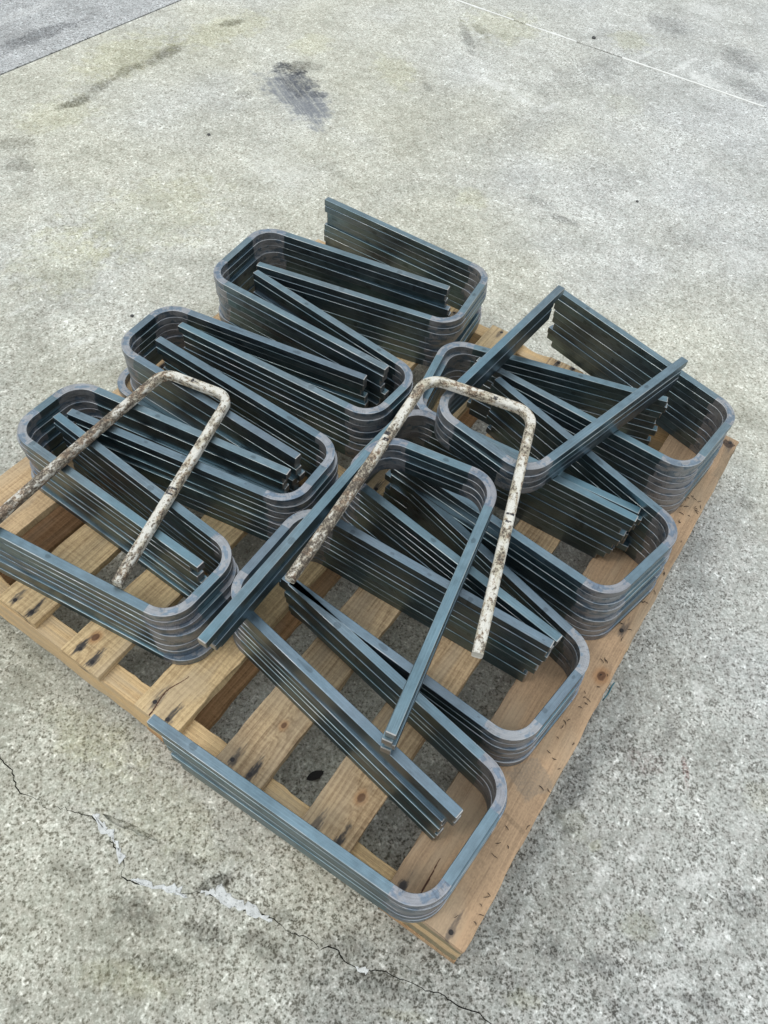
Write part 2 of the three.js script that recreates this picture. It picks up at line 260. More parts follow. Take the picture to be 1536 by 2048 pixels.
// stations: [x, y, z, tx, tz, s, scale]
function loft(prof, st, uv, cap) {
  const P = [], N = [], T = [], I = [], m = prof.length;
  st.forEach(([x, y, z, tx, tz, s, k = 1, ny = 0]) => {
    const nx = tz, nz = -tx;
    for (const [a, b, na, nb, p] of prof) {
      P.push(x + nx * a * k, y + b * k, z + nz * a * k); N.push(nx * na + tx * ny, nb, nz * na + tz * ny); T.push(uv[0] + s * uv[2], uv[1] + p * uv[3]);
    }
  });
  for (let i = 0; i < st.length - 1; i++) for (let j = 0; j < m - 1; j++) { const a = i * m + j, b = a + m; I.push(a, b, a + 1, b, b + 1, a + 1); }
  if (cap) for (const e of cap) {
    const [x, y, z, tx, tz, s, k = 1] = st[e === 0 ? 0 : st.length - 1], sg = e === 0 ? -1 : 1, o = P.length / 3;
    P.push(x, y, z); N.push(tx * sg, 0, tz * sg); T.push(uv[0] + s * uv[2] + 0.3, uv[1] + 0.37);
    for (const [a, b] of prof) { P.push(x + tz * a * k, y + b * k, z - tx * a * k); N.push(tx * sg, 0, tz * sg); T.push(uv[0] + s * uv[2] + 0.3 + a * uv[2], uv[1] + 0.37 + b * uv[3]); }
    for (let j = 0; j < m - 1; j++) sg > 0 ? I.push(o, o + 2 + j, o + 1 + j) : I.push(o, o + 1 + j, o + 2 + j);
  }
  const g = new THREE.BufferGeometry();
  g.setAttribute('position', new THREE.Float32BufferAttribute(P, 3)); g.setAttribute('normal', new THREE.Float32BufferAttribute(N, 3)); g.setAttribute('uv', new THREE.Float32BufferAttribute(T, 2));
  g.setIndex(I); return g;
}

// ---------------------------------------------------------------- pallet
// a board's own face: x across (metres), z along (metres)
function woodMap(w, L, o) {
  const nx = Math.round(w * 1150), ny = Math.round(L * 1000), d = new Uint8Array(nx * ny * 4), bm = new Uint8Array(nx * ny * 4), s = o.seed;
  const light = (o.light ?? [206, 172, 122]).map((v, q) => v * [0.955, 0.985, 1.07][q]), dark = (o.dark ?? [150, 114, 74]).map((v, q) => v * [0.80, 0.855, 0.97][q]);
  for (let j = 0; j < ny; j++) for (let i = 0; i < nx; i++) {
    const x = (i + 0.5) / nx * w, z = (j + 0.5) / ny * L, k = (j * nx + i) * 4;
    let t = x * (o.rings ?? 70) + 3.2 * (o.wander ?? 1) * fbm(x * 7 + s, z * 1.7, s) + 1.0 * fbm(x * 30, z * 5, s + 1), kn = 0, halo = 0;
    for (const [ku, kv, kr] of o.knots ?? []) {
      const ex = (x - ku) / kr, ez = (z - kv) / (kr * 1.35), q = Math.hypot(ex, ez) + 0.35 * (fbm(x * 160, z * 160, s + 5) - 0.5);
      t += 3.4 * Math.sign(ex || 1) * Math.exp(-Math.abs(ex) * 0.55) * Math.exp(-ez * ez * 0.06);
      kn = Math.max(kn, sst(1.1, 0.75, q)); halo = Math.max(halo, sst(2.4, 1.0, q));
    }
    const fr = t - Math.floor(t), ring = sst(0.25, 0.85, fr) * sst(1.0, 0.93, fr);
    const fib = vn(x * 1150, z * 28, s + 2) * 0.55 + vn(x * 480, z * 11, s + 3) * 0.45;
    const saw = vn(x * 22, z * 340, s + 4) * 0.6 + vn(x * 60, z * 620, s + 8) * 0.4;
    const blot = fbm(x * 13, z * 5, s + 6), gr = vn(x * 700, z * 420, s + 9);
    let f = clamp(0.30 * ring * (o.contrast ?? 1) + 0.75 * (fib - 0.32) + 0.55 * (blot - 0.42) + 0.45 * (saw - 0.5) * (o.saw ?? 1) + 0.34 * (gr - 0.5));
    let c = [0, 1, 2].map((q) => light[q] + (dark[q] - light[q]) * f);
    c = c.map((v, q) => v + ([150, 100, 58][q] - v) * 0.45 * halo * (1 - kn)); c = c.map((v, q) => v + ([88, 56, 34][q] + 18 * (gr - 0.5) - v) * 0.85 * kn);
    const grey = 0.42 * sst(0.45, 0.75, fbm(x * 21 + s, z * 6, s + 12)); c = c.map((v, q) => v + ([168, 152, 128][q] - v) * grey);
    let z0 = 0.6 - 0.2 * ring + 0.55 * (fib - 0.5) + 0.35 * (saw - 0.5) * (o.saw ?? 1) - 0.35 * kn;
    for (const [nu, nv, dir, str] of o.nails ?? []) {       // iron stain drawn out along the grain
      const ax = (x - nu) / 0.0072, az = (z - nv) * (dir || 1), len = az > 0 ? 0.030 : 0.013;
      const q = Math.hypot(ax, az / len) + 0.9 * (vn(x * 520, z * 90, s + 15) - 0.5) + 0.4 * (gr - 0.5), m = sst(1.2, 0.3, q) * (str ?? 0.8);
      c = c.map((v, qq) => v + ([34, 34, 38][qq] - v) * m);
    }
    for (const [su, sv, a, b, ang, amt, sc] of o.stains ?? []) {
      const dx = x - su, dz = z - sv, X = (dx * Math.cos(ang) + dz * Math.sin(ang)) / a, Y = (-dx * Math.sin(ang) + dz * Math.cos(ang)) / b;
      const q = Math.max(Math.abs(X), Math.abs(Y)) + 0.5 * (fbm(x * 80, z * 80, s + 21) - 0.5), m = sst(1.08, 0.9, q) * amt * (0.7 + 0.6 * (gr - 0.3));
      c = c.map((v, qq) => v + (sc[qq] - v) * clamp(m));
    }
    for (const [su, v0, v1, wob] of o.splits ?? []) {       // drying checks
      const cx = su + wob * (vn(z * 22, su * 99, s + 25) - 0.5), on = z > v0 && z < v1, wd = 0.0011 * (on ? 1 - Math.pow(Math.abs((z - v0) / (v1 - v0) * 1.0), 3) : 0);
      if (on && Math.abs(x - cx) < wd) { c = [70, 42, 26]; z0 = 0.1; }
    }
    for (let q = 0; q < 3; q++) d[k + q] = clamp(c[q], 10, 245); d[k + 3] = 255;
    bm[k] = bm[k + 1] = bm[k + 2] = clamp(z0 * 255, 0, 255); bm[k + 3] = 255;
  }
  const wrap = THREE.MirroredRepeatWrapping;
  return new THREE.MeshStandardMaterial({ map: dataTex(d, nx, ny, true, wrap), bumpMap: dataTex(bm, nx, ny, false, wrap), bumpScale: 0.0011, roughness: 0.86 });
}
// a plank from (u0,v0) to (u1,v1) running along v or u; edges wander a little and are softened
function plank(u0, u1, v0, v1, y0, y1, along, o = {}) {
  const alongV = along === 'v', w = alongV ? u1 - u0 : v1 - v0, L = alongV ? v1 - v0 : u1 - u0, n = 70, s = o.seed ?? 1;
  const P = [], I = [], T = [], r = 0.0016, h = y1 - y0;
  const prof = profile(w, h, r, 2), m = prof.length, wanes = [...(o.wane ?? [])];
  for (let i = 0; i < 5; i++) wanes.push([L * hash(i, s, 3), 0.015 + 0.05 * hash(i, s, 4), 0.0015 + 0.0035 * hash(i, s, 5), hash(i, s, 6) < 0.5 ? -1 : 1]);
  const ringAt = (z, k, ez) => {
    for (const [a, b, na, nb] of prof) {
      const side = a > 0 ? 1 : -1, top = b > 0 ? 1 : 0;
      const wob = 0.0034 * (vn(z * 14, side * 3 + top * 0.6, s + 31) - 0.5) + 0.0022 * (vn(z * 70, side * 3 + top, s + 33) - 0.5);
      let wane = 0;
      for (const [wz, wl, wd, ws] of wanes) if (ws === side && top) wane = Math.max(wane, wd * sst(wl, 0, Math.abs(z - wz)));
      const x = a * k + (Math.abs(a) > w * 0.3 ? wob - side * wane : 0), y = b * k + (Math.abs(a) > w * 0.3 && top ? -wane * 0.7 : 0) + (o.cup ?? 0) * (x * x / (w * w)) + (o.bow ?? 0) * Math.sin(z / L * Math.PI);
      const ends = ez * 0.0025 * (vn(x * 60, 1, s + 35) - 0.5);
      P.push(x + w / 2, y, z + ends); T.push((x + w / 2 + (h / 2 - y)) / w, z / L);
    }
  };
  const zs = [[0, 1, 1]]; for (let i = 0; i <= n; i++) zs.push([0.0012 + (L - 0.0024) * i / n, 1, i === 0 || i === n ? 1 : 0]); zs[0][1] = 0.985; zs.push([L, 0.985, 1]);
  zs.forEach((q) => ringAt(q[0], q[1], q[2]));
  for (let i = 0; i < zs.length - 1; i++) for (let j = 0; j < m - 1; j++) { const a = i * m + j, b = a + m; I.push(a, a + 1, b, b, a + 1, b + 1); }
  for (const e of [0, zs.length - 1]) {
    const o0 = P.length / 3, base = e * m; let z = zs[e][0];
    P.push(w / 2, 0, z); T.push(0.5, z / L);
    for (let j = 0; j < m; j++) { P.push(P[(base + j) * 3], P[(base + j) * 3 + 1], P[(base + j) * 3 + 2]); T.push(T[(base + j) * 2] * 0.5, z / L + P[(base + j) * 3 + 1]); }
    for (let j = 0; j < m - 1; j++) e === 0 ? I.push(o0, o0 + 2 + j, o0 + 1 + j) : I.push(o0, o0 + 1 + j, o0 + 2 + j);
  }
  // local (across, y, along) -> world
  const Q = new Float32Array(P.length), yc = (y0 + y1) / 2, sk = o.skew ?? 0;
  for (let i = 0; i < P.length; i += 3) {
    const a = P[i], y = P[i + 1], z = P[i + 2];
    const u = alongV ? u0 + a + sk * (z / L - 0.5) : u0 + z, v = alongV ? v0 + z : v0 + a;
    Q[i] = -u; Q[i + 1] = yc + y; Q[i + 2] = -v;
  }
  if (!alongV) for (let i = 0; i < I.length; i += 3) { const t = I[i + 1]; I[i + 1] = I[i + 2]; I[i + 2] = t; }
  const g = new THREE.BufferGeometry(); g.setAttribute('position', new THREE.Float32BufferAttribute(Q, 3)); g.setAttribute('uv', new THREE.Float32BufferAttribute(T, 2)); g.setIndex(I);
  g.computeVertexNormals(); return g;
}
const pallet = new THREE.Group(); pallet.name = 'wooden_pallet'; scene.add(pallet);
tag(pallet, 'worn wooden shipping pallet of spaced planks under the steel bars', 'pallet');
const nailMat = new THREE.MeshStandardMaterial({ color: new THREE.Color(0.035, 0.03, 0.028), metalness: 0.6, roughness: 0.6 });
const nailGeo = (() => { const g = new THREE.CylinderGeometry(0.0038, 0.0036, 0.0022, 12); return g; })();
const deckTop = DECK, deckLow = DECK - 0.016, strLow = 0.016;
// [u0, u1, v0, v1, options]
const boards = [
  [0.0, 0.138, 0.0, 1.219, { seed: 3, light: [186, 150, 108], dark: [146, 112, 76], rings: 30, contrast: 0.35, saw: 0.4, wander: 1.6, knots: [[0.018, 0.506, 0.008]], splits: [[0.094, 0.02, 0.09, 0.012]],
    stains: [[0.036, 0.272, 0.026, 0.03, 0.5, 0.5, [122, 112, 98]], [0.05, 0.20, 0.05, 0.004, 0.2, 0.35, [110, 92, 70]], [0.012, 1.14, 0.01, 0.05, 0, 0.4, [120, 108, 88]], [0.02, 1.195, 0.012, 0.009, 0.3, 0.9, [58, 44, 34]]], wane: [[1.13, 0.08, 0.008, -1], [0.62, 0.05, 0.004, -1]] }],
  [0.208, 0.297, 0.012, 1.205, { seed: 7, rings: 110, wander: 2.2, light: [200, 166, 118], dark: [150, 112, 70], knots: [[0.032, 0.078, 0.006]], skew: -0.004 }],
  [0.378, 0.467, 0.006, 1.2, { seed: 11, rings: 120, wander: 2.4, light: [200, 168, 120], dark: [146, 110, 70], knots: [[0.035, 0.105, 0.0045]], contrast: 1, skew: 0.003 }],
  [0.543, 0.634, -0.004, 1.213, { seed: 15, rings: 90, light: [214, 180, 124], dark: [168, 128, 78], splits: [[0.058, 0.0, 0.1, 0.02]], stains: [[0.035, 0.22, 0.03, 0.05, 0.3, 0.25, [120, 104, 78]]], skew: 0.003 }],
  [0.712, 0.801, -0.004, 1.21, { seed: 19, rings: 95, light: [216, 182, 126], dark: [170, 130, 80], knots: [[0.058, 0.05, 0.006]], skew: -0.003 }],
  [0.873, 0.966, 0.001, 1.205, { seed: 23, rings: 85, light: [216, 182, 126], dark: [172, 132, 82] }],
  [1.045, 1.18, 0.0, 1.219, { seed: 27, rings: 40, light: [210, 174, 122], dark: [164, 122, 76], contrast: 0.6, stains: [[0.05, 0.25, 0.03, 0.02, 0.4, 0.5, [110, 100, 84]]] }],
];
const strV = [[0.0, 0.038], [0.5905, 0.6285], [1.178, 1.216]];
boards.forEach(([u0, u1, v0, v1, o], bi) => {
  const w = u1 - u0, L = v1 - v0;
  o.nails = [];
  const spots = [];
  strV.forEach(([a, b], si) => {
    const n = w > 0.11 ? 3 : 2;
    for (let k = 0; k < n; k++) {
      const nu = n === 2 ? w * (k ? 0.74 : 0.30) + rr(-0.006, 0.006) : w * [0.17, 0.5, 0.83][k] + rr(-0.008, 0.008), nv = (a + b) / 2 - v0 + rr(-0.006, 0.006) - (si === 0 ? 0.004 : 0);
      spots.push([nu, nv]); o.nails.push([nu, nv, si === 2 ? -1 : 1, rr(0.4, 0.85)]);
    }
  });
  const m = mesh('deck_board', plank(u0, u1, v0, v1, deckLow, deckTop, 'v', { ...o, cup: rr(-0.0015, 0.0015) }), woodMap(w, L, o), pallet);
  for (const [a, b] of spots) { const q = mesh('nail', nailGeo, nailMat, m); q.position.set(-(u0 + a), deckTop - 0.0009, -(v0 + b)); }
});
strV.forEach(([v0, v1], i) => {
  const o = { seed: 40 + i, rings: 45, light: [224, 186, 126], dark: [184, 138, 86], contrast: 0.7, saw: 0.5, stains: i === 0 ? [[0.02, 0.035, 0.05, 0.06, 0, 0.75, [92, 92, 74]], [0.02, 0.16, 0.05, 0.03, 0, 0.3, [140, 116, 80]]] : [] };
  mesh('stringer', plank(0.0, 1.18, v0, v1, strLow + 0.0005, deckLow - 0.0005, 'u', { ...o }), woodMap(0.038 + 0.09, 1.18, o), pallet);
});
[[0.0, 0.138], [0.545, 0.634], [1.047, 1.18]].forEach(([u0, u1], i) => {
  const o = { seed: 50 + i, rings: 60, light: [196, 150, 98], dark: [150, 106, 62] };
  mesh('bottom_board', plank(u0, u1, 0.0, 1.216, 0.0006, strLow, 'v', o), woodMap(u1 - u0, 1.216, o), pallet);
});

// ---------------------------------------------------------------- steel
function steelMaps(kind, seed, wear = 0) {
  const nx = 1024, ny = 128, d = new Uint8Array(nx * ny * 4), q = new Uint8Array(nx * ny * 4);
  for (let j = 0; j < ny; j++) for (let i = 0; i < nx; i++) {
    const x = i / nx * 0.8, y = j / ny * 0.064, k = (j * nx + i) * 4;
    const big = fbm(x * 11, y * 34, seed), mid = fbm(x * 75, y * 120, seed + 2), fine = hash(i, j, seed + 4), streak = vn(x * 14, y * 1100, seed + 6) * 0.6 + vn(x * 40, y * 2100, seed + 7) * 0.4;
    const e = Math.min(Math.abs(j / ny - 0.125), Math.abs(j / ny - 0.375), Math.abs(j / ny - 0.625), Math.abs(j / ny - 0.875)) * 64;   // mm from the nearest arris
    const rub = sst(1.5, 0.5, e + 0.9 * (fbm(x * 160, j / ny * 40, seed + 20) - 0.5)) * sst(0.36 - wear, 0.6 - wear, fbm(x * 16, j * 0.11, seed + 21));
    let c, ro;
    if (kind === 'scale') {
      const L = 1 + 0.16 * (big - 0.5) + 0.20 * (mid - 0.5) + 0.12 * (streak - 0.5) + 0.06 * (fine - 0.5), tint = fbm(x * 4 + 9, y * 9, seed + 8) - 0.5;
      const spot = sst(0.90, 0.92, vn(x * 38, y * 60, seed + 10)) * 0.14, scr = sst(0.9, 0.96, vn(x * 7, y * 2600, seed + 12)) * 0.3;
      c = [105 + 18 * tint, 123 - 2 * tint, 131 - 8 * tint].map((v) => v * (L - spot) + 50 * scr);
      ro = 0.37 + 0.16 * (mid - 0.5) + 0.12 * (big - 0.5) + 0.1 * spot;
    } else {
      const chat = sst(0.55, 0.95, vn(x * 1100, y * 160, seed + 14)) * sst(0.55, 0.68, vn(x * 22, y * 70, seed + 15));
      const scale = sst(0.50, 0.64, fbm(x * 60, y * 90, seed + 16));
      const L = 1 + 0.14 * (big - 0.5) + 0.22 * (mid - 0.5) + 0.10 * (fine - 0.5) + 0.16 * (streak - 0.5);
      c = [148, 149, 150].map((v, z) => (v + ([110, 123, 134][z] - v) * 0.9 * scale) * L - 22 * chat);
      ro = 0.5 + 0.2 * (mid - 0.5) - 0.1 * scale;
    }
    c = c.map((v, z) => v + ([172, 172, 170][z] - v) * 0.62 * rub); ro -= 0.06 * rub;
    for (let z = 0; z < 3; z++) d[k + z] = clamp(c[z], 12, 250); d[k + 3] = 255;
    q[k] = 0; q[k + 1] = clamp(ro, 0.2, 0.95) * 255; q[k + 2] = 255; q[k + 3] = 255;
  }
  const wrap = THREE.MirroredRepeatWrapping;
  return { map: dataTex(d, nx, ny, true, wrap), roughnessMap: dataTex(q, nx, ny, false, wrap) };
}
const scaleMaps = [steelMaps('scale', 101), steelMaps('scale', 151, -0.14)], bareMaps = steelMaps('bare', 201);
const scaleMats = [[1, 1, 1], [0.93, 0.94, 0.95], [1.05, 1.03, 1.0], [0.98, 0.95, 0.97], [0.93, 0.97, 0.96]].map((c, i) => new THREE.MeshStandardMaterial({ ...scaleMaps[i % 2], color: new THREE.Color(...c), metalness: 0.97, roughness: 1 }));
const bareMats = [[1, 1, 1], [0.9, 0.89, 0.91], [0.95, 0.97, 1]].map((c) => new THREE.MeshStandardMaterial({ ...bareMaps, color: new THREE.Color(...c), metalness: 0.8, roughness: 1 }));
const cutMat = new THREE.MeshStandardMaterial({ color: new THREE.Color(0.36, 0.35, 0.33), metalness: 0.9, roughness: 0.42 });
const BAR = 0.0165, PITCH = 0.0168, WIDE = 0.2177, NARROW = 0.1596, ARM = 0.4727;
const barProfile = profile(BAR, BAR, 0.0012, 2);
const taper = 0.90;

// centre line of a U: x along the arms from the closed end, z across; arm a at z = sg * w / 2
function uPath(w, la, lc, sa, sc, sg, R, n) {
  const A = new THREE.Vector2(la, sg * (w / 2 + sa)), a = new THREE.Vector2(0, sg * w / 2), c = new THREE.Vector2(0, -sg * w / 2), C = new THREE.Vector2(lc, -sg * (w / 2 + sc));
  const fillet = (p, o, q) => {
    const d1 = p.clone().sub(o).normalize(), d2 = q.clone().sub(o).normalize(), ang = Math.acos(d1.dot(d2)), tl = R / Math.tan(ang / 2);
    const s = o.clone().addScaledVector(d1, tl), e = o.clone().addScaledVector(d2, tl), m = o.clone().addScaledVector(d1.clone().add(d2).normalize(), R / Math.sin(ang / 2)), out = [];
    const a0 = Math.atan2(s.y - m.y, s.x - m.x); let da = Math.atan2(e.y - m.y, e.x - m.x) - a0; while (da > Math.PI) da -= 2 * Math.PI; while (da < -Math.PI) da += 2 * Math.PI;
    for (let i = 0; i <= n; i++) { const t = a0 + da * i / n, sg2 = Math.sign(da); out.push([m.x + R * Math.cos(t), m.y + R * Math.sin(t), -Math.sin(t) * sg2, Math.cos(t) * sg2]); }
    return { s, e, out, d1: d1.negate(), d2 };
  };
  const f1 = fillet(A, a, c), f2 = fillet(a, c, C);
  return { A, C, f1, f2, end: C };
}
function uBar(name, pos, quat, p, mats) {
  const g = new THREE.Group(); g.name = numbered(name); g.position.copy(pos); g.quaternion.copy(quat); scene.add(g);
  const { A, C, f1, f2 } = uPath(p.w, p.la ?? ARM, p.lc ?? ARM, p.sa, p.sc, p.sg ?? -1, p.R ?? 0.05, 10);
  const y = BAR / 2, ends = [0, 0, 0, 0].map(() => rr(0.002, 0.014)), uv = [rr(0, 6), 0, 1 / 0.8, 1 / barProfile.length0];
  const st = (v, d, s, k, ny) => [v.x, y, v.y, d.x, d.y, s, k, ny];
  const at = (o, d, t) => ({ x: o.x + d.x * t, y: o.y + d.y * t });
  let s = 0; const la = A.distanceTo(f1.s), lm = f1.e.distanceTo(f2.s), lc = f2.e.distanceTo(C), arc = (f) => { let L = 0; for (let i = 1; i < f.out.length; i++) L += Math.hypot(f.out[i][0] - f.out[i - 1][0], f.out[i][1] - f.out[i - 1][1]); return L; };
  const straight = (o, d, t0, t1, s0, n = 1) => { const r = []; for (let i = 0; i <= n; i++) { const t = t0 + (t1 - t0) * i / n; r.push(st(at(o, d, t), d, s0 + t)); } return r; };
  const cut = 0.0016;
  mesh('arm', loft(barProfile, straight(A, f1.d1, cut, la - ends[0], s), uv), mats.scale, g);
  mesh('cut_end', loft(barProfile, [st(A, f1.d1, s, taper), ...straight(A, f1.d1, cut, cut + 0.0001, s)], uv, [0]), cutMat, g);
  s += la;
  const bend = (f, e0, e1, s0) => { const L = arc(f), o = f.out.map((q, i) => [q[0], y, q[1], q[2], q[3], s0 + L * i / (f.out.length - 1)]); return loft(barProfile, [st(at(f.s, f.d1, -e0), f.d1, s0 - e0), ...o, st(at(f.e, f.d2, e1), f.d2, s0 + L + e1)], uv); };
  mesh('bend', bend(f1, ends[0], ends[1], s), mats.bare, g); s += arc(f1);
  mesh('crossbar', loft(barProfile, straight(f1.e, f1.d2, ends[1], lm - ends[2], s), uv), mats.scale, g); s += lm;
  mesh('bend', bend(f2, ends[2], ends[3], s), mats.bare, g); s += arc(f2);
  mesh('arm', loft(barProfile, straight(f2.e, f2.d2, ends[3], lc - cut, s), uv), mats.scale, g);
  mesh('cut_end', loft(barProfile, [...straight(f2.e, f2.d2, lc - cut - 0.0001, lc - cut, s), st(C, f2.d2, s + lc, taper)], uv, [1]), cutMat, g);
  return g;
}
const pick = (a) => a[Math.floor(rnd() * a.length)];
// orientation: x axis along the arms (rising by tx per metre), z axis across (rising by ty per metre)
function pose(theta, tx = 0, ty = 0) {
  const ex = new THREE.Vector3(-Math.cos(theta), tx, -Math.sin(theta)).normalize(), ez = new THREE.Vector3(Math.sin(theta), ty, -Math.cos(theta));
  const ey = new THREE.Vector3().crossVectors(ez, ex).normalize(); ez.crossVectors(ex, ey).normalize();
  return { q: new THREE.Quaternion().setFromRotationMatrix(new THREE.Matrix4().makeBasis(ex, ey, ez)), ex, ey, ez };
}
const ORD = ['topmost', 'second', 'third', 'fourth', 'fifth', 'sixth', 'seventh', 'eighth'];
const GROUP = 'dark bent steel bars stacked on the pallet';
// slide: how far each layer is pushed towards its closed end (mm), top first; side: across
function stack(where, u, v, theta, n, w, sa, sc, o = {}) {
  for (let k = 0; k < n; k++) {
    const top = k === 0, th = theta + (top ? 0 : rr(-0.004, 0.004)) + (o.turn?.[k] ?? 0), P = pose(th, o.tx ?? 0, o.ty ?? 0);
    const back = (o.slide?.[k] ?? 0) / 1000 + (top ? 0 : rr(-0.0025, 0.0025)), side = (o.side?.[k] ?? 0) / 1000 + (top ? 0 : rr(-0.0009, 0.0009));
    const h = (o.z ?? DECK + n * PITCH) - k * PITCH - BAR;
    const pos = new THREE.Vector3(-u, h, -v).addScaledVector(P.ex, -back).addScaledVector(P.ez, side); pos.y = h - (o.tx ?? 0) * back;
    const dl = () => (top ? 0 : rr(-0.013, 0.006));
    const g = uBar('bent_steel_bar', pos, P.q, { w, sa: sa + (top ? 0 : rr(-0.0018, 0.0018)), sc: sc + (top ? 0 : rr(-0.0018, 0.0018)), la: (o.arm ?? ARM) + dl() + (o.la?.[k] ?? 0) / 1000, lc: (o.arm ?? ARM) + dl() + (o.lc?.[k] ?? 0) / 1000 }, { scale: pick(scaleMats), bare: pick(bareMats) });
    const lowest = k === n - 1;
    tag(g, top ? `topmost dark steel U-bar of the ${where}` : lowest ? `lowest dark steel U-bar of the ${where}` : `${ORD[k]} dark steel U-bar from top of the ${where}`, 'steel bar', GROUP);
  }
}
stack('rearmost stack bent at the left edge', 1.1609, 0.8889, -3.2604, 9, WIDE, 0.0297, 0.0593, { slide: [0, -2, -1, -6, -5, -6, -5, -6, -5] });
stack('rearmost left-half stack bent at mid-pallet', 0.6584, 1.107, -0.1304, 8, WIDE, 0.0424, 0.0602, { slide: [0, 1, 2, -6, -9, 0, 3, 2] });
stack('middle stack bent at the left edge', 1.1594, 0.5827, -3.2311, 8, NARROW, 0.0391, 0.053, { slide: [0, -1, -3, -2, -4, -2, 1, 33], side: [0, 0, 0, 0, 0, 0, 1, 8], turn: [0, 0, 0, 0, 0, 0, 0, 0.02] });
stack('second left-half stack bent at mid-pallet', 0.6238, 0.7384, 0.0217, 8, NARROW, 0.0377, 0.0419, { slide: [0, 2, 3, 5, 6, 8, 8, 7], side: [0, -0.5, -1, -1, -2, -2, -3, -3] });
stack('third left-half stack bent at mid-pallet', 0.6234, 0.4776, -0.0675, 8, NARROW, 0.0478, 0.045, { slide: [0, 4, 7, 5, 12, 14, 9, 12], side: [0, 0, 0, -1, -1, -2, -2, -3] });
stack('front stack bent at the left edge', 1.1347, 0.302, -3.1768, 8, NARROW, 0.0543, 0.0311, { slide: [0, 7, 1, -6, -8, -3, -2, 4], side: [0, 0, 1, 1, 2, 3, 3, 7] });
stack('frontmost left-half stack bent at mid-pallet', 0.6251, 0.1824, -0.0049, 8, NARROW, 0.0585, 0.0374, { slide: [0, 3, 9, 13, 11, 9, 12, 25], side: [0, 0, -1, -1, -2, -3, -4, -7] });
stack('rear right-half stack bent at mid-pallet', 0.6035, 0.8436, 2.9278, 8, WIDE, 0.0314, 0.0688, { slide: [0, -8, -4, -2, -6, -5, -4, -4], lc: [0, -4, 6, -8, 0, -5, 3, 0] });
stack('rearmost stack bent at the right edge', 0.0527, 1.0112, 0.1138, 9, WIDE, 0.0364, 0.0693, { slide: [0, 0, 2, 3, 2, 4, 5, 5, 6] });
stack('second stack bent at the right edge', 0.0482, 0.658, 0.2248, 9, WIDE, 0.0585, 0.0257, { slide: [0, 1, 4, 6, 5, 8, 9, 10, 10] });
stack('middle right-half stack bent at mid-pallet', 0.5759, 0.6117, -3.1211, 9, WIDE, 0.0237, 0.0599, { slide: [0, 2, 3, 6, 10, 14, 19, 22, 25] });
stack('third stack bent at the right edge', 0.0642, 0.3687, 0.1289, 6, WIDE, 0.032, 0.0624, { slide: [0, 2, 3, 6, 6, 9] });
stack('front right-half stack bent at mid-pallet', 0.586, 0.2952, -3.1817, 9, WIDE, -0.0056, 0.0971, { arm: ARM + 0.006, slide: [0, -4, 0, 3, 6, 4, 8, 10, 9] });
stack('frontmost stack bent at the right edge', 0.0657, 0.0981, 0.0635, 6, 0.2199, 0.0436, 0.0489, { arm: 0.4786, slide: [0, 2, 1, 3, 2, 4], la: [0, -20, -26, -30, -36, -48] });
stack('small pile lying across the front right stacks', 0.4293, 0.5712, -1.7171, 4, WIDE, 0.0236, 0.0612, { z: DECK + 0.236, tx: -0.0432, ty: -0.0172, slide: [0, 1, -2, 1], la: [0, 4, -2, 3], lc: [0, -30, -18, -26] });
stack('small pile lying across the rear right stacks', 0.4, 0.6642, 1.7307, 4, WIDE, 0.0481, 0.0384, { z: DECK + 0.2195, tx: 0.009, slide: [0, 1, 3, 4], la: [0, -20, -24, -28], lc: [0, -14, -18, -20] });

// ---------------------------------------------------------------- the two old painted bars
function paintMaps(len, seed, rust, marks) {
  const nx = 1400, ny = 84, d = new Uint8Array(nx * ny * 4), q = new Uint8Array(nx * ny * 4), b = new Uint8Array(nx * ny * 4);
  for (let j = 0; j < ny; j++) for (let i = 0; i < nx; i++) {
    const x = i / nx * len, y = j / ny * 0.063, k = (j * nx + i) * 4, r = rust(i / nx);
    const n1 = fbm(x * 620, y * 620, seed), n2 = fbm(x * 150, y * 230, seed + 3), n3 = fbm(x * 38, y * 95, seed + 5), fine = hash(i, j, seed + 6);
    const worn = n1 * 0.27 + n2 * 0.37 + n3 * 0.36 + r;
    const bare = sst(0.50, 0.60, worn), deep = 0.85 * sst(0.57, 0.72, worn + 0.25 * (n1 - 0.5)), rusty = sst(0.52, 0.66, fbm(x * 60 + 5, y * 70, seed + 9)) * 0.8;
    let c = [200, 196, 184].map((v, z) => v * (1 + 0.2 * (n1 - 0.5) + 0.16 * (n2 - 0.5)) - [14, 18, 28][z] * sst(0.42, 0.62, n3));
    c = c.map((v, z) => v + ([126, 116, 100][z] - v) * 0.72 * bare); c = c.map((v, z) => v + ([62, 54, 46][z] - v) * deep);
    c = c.map((v, z) => v + ([140, 98, 66][z] - v) * 0.35 * rusty * bare * (1 - deep * 0.5));
    for (const m of marks) if (m(x, y, n1)) c = [34, 32, 34];
    for (let z = 0; z < 3; z++) d[k + z] = clamp(c[z] + 14 * (fine - 0.5), 10, 245); d[k + 3] = 255;
    q[k] = 0; q[k + 1] = clamp(0.55 + 0.3 * bare) * 255; q[k + 2] = 0; q[k + 3] = 255;
    b[k] = b[k + 1] = b[k + 2] = clamp(0.7 - 0.4 * bare - 0.15 * deep + 0.15 * (n2 - 0.5)) * 255; b[k + 3] = 255;
  }
  return new THREE.MeshStandardMaterial({ map: dataTex(d, nx, ny, true), roughnessMap: dataTex(q, nx, ny, false), bumpMap: dataTex(b, nx, ny, false), bumpScale: 0.0007, roughness: 1, metalness: 0 });
}
const roundProfile = profile(0.0178, 0.0178, 0.0052, 4);
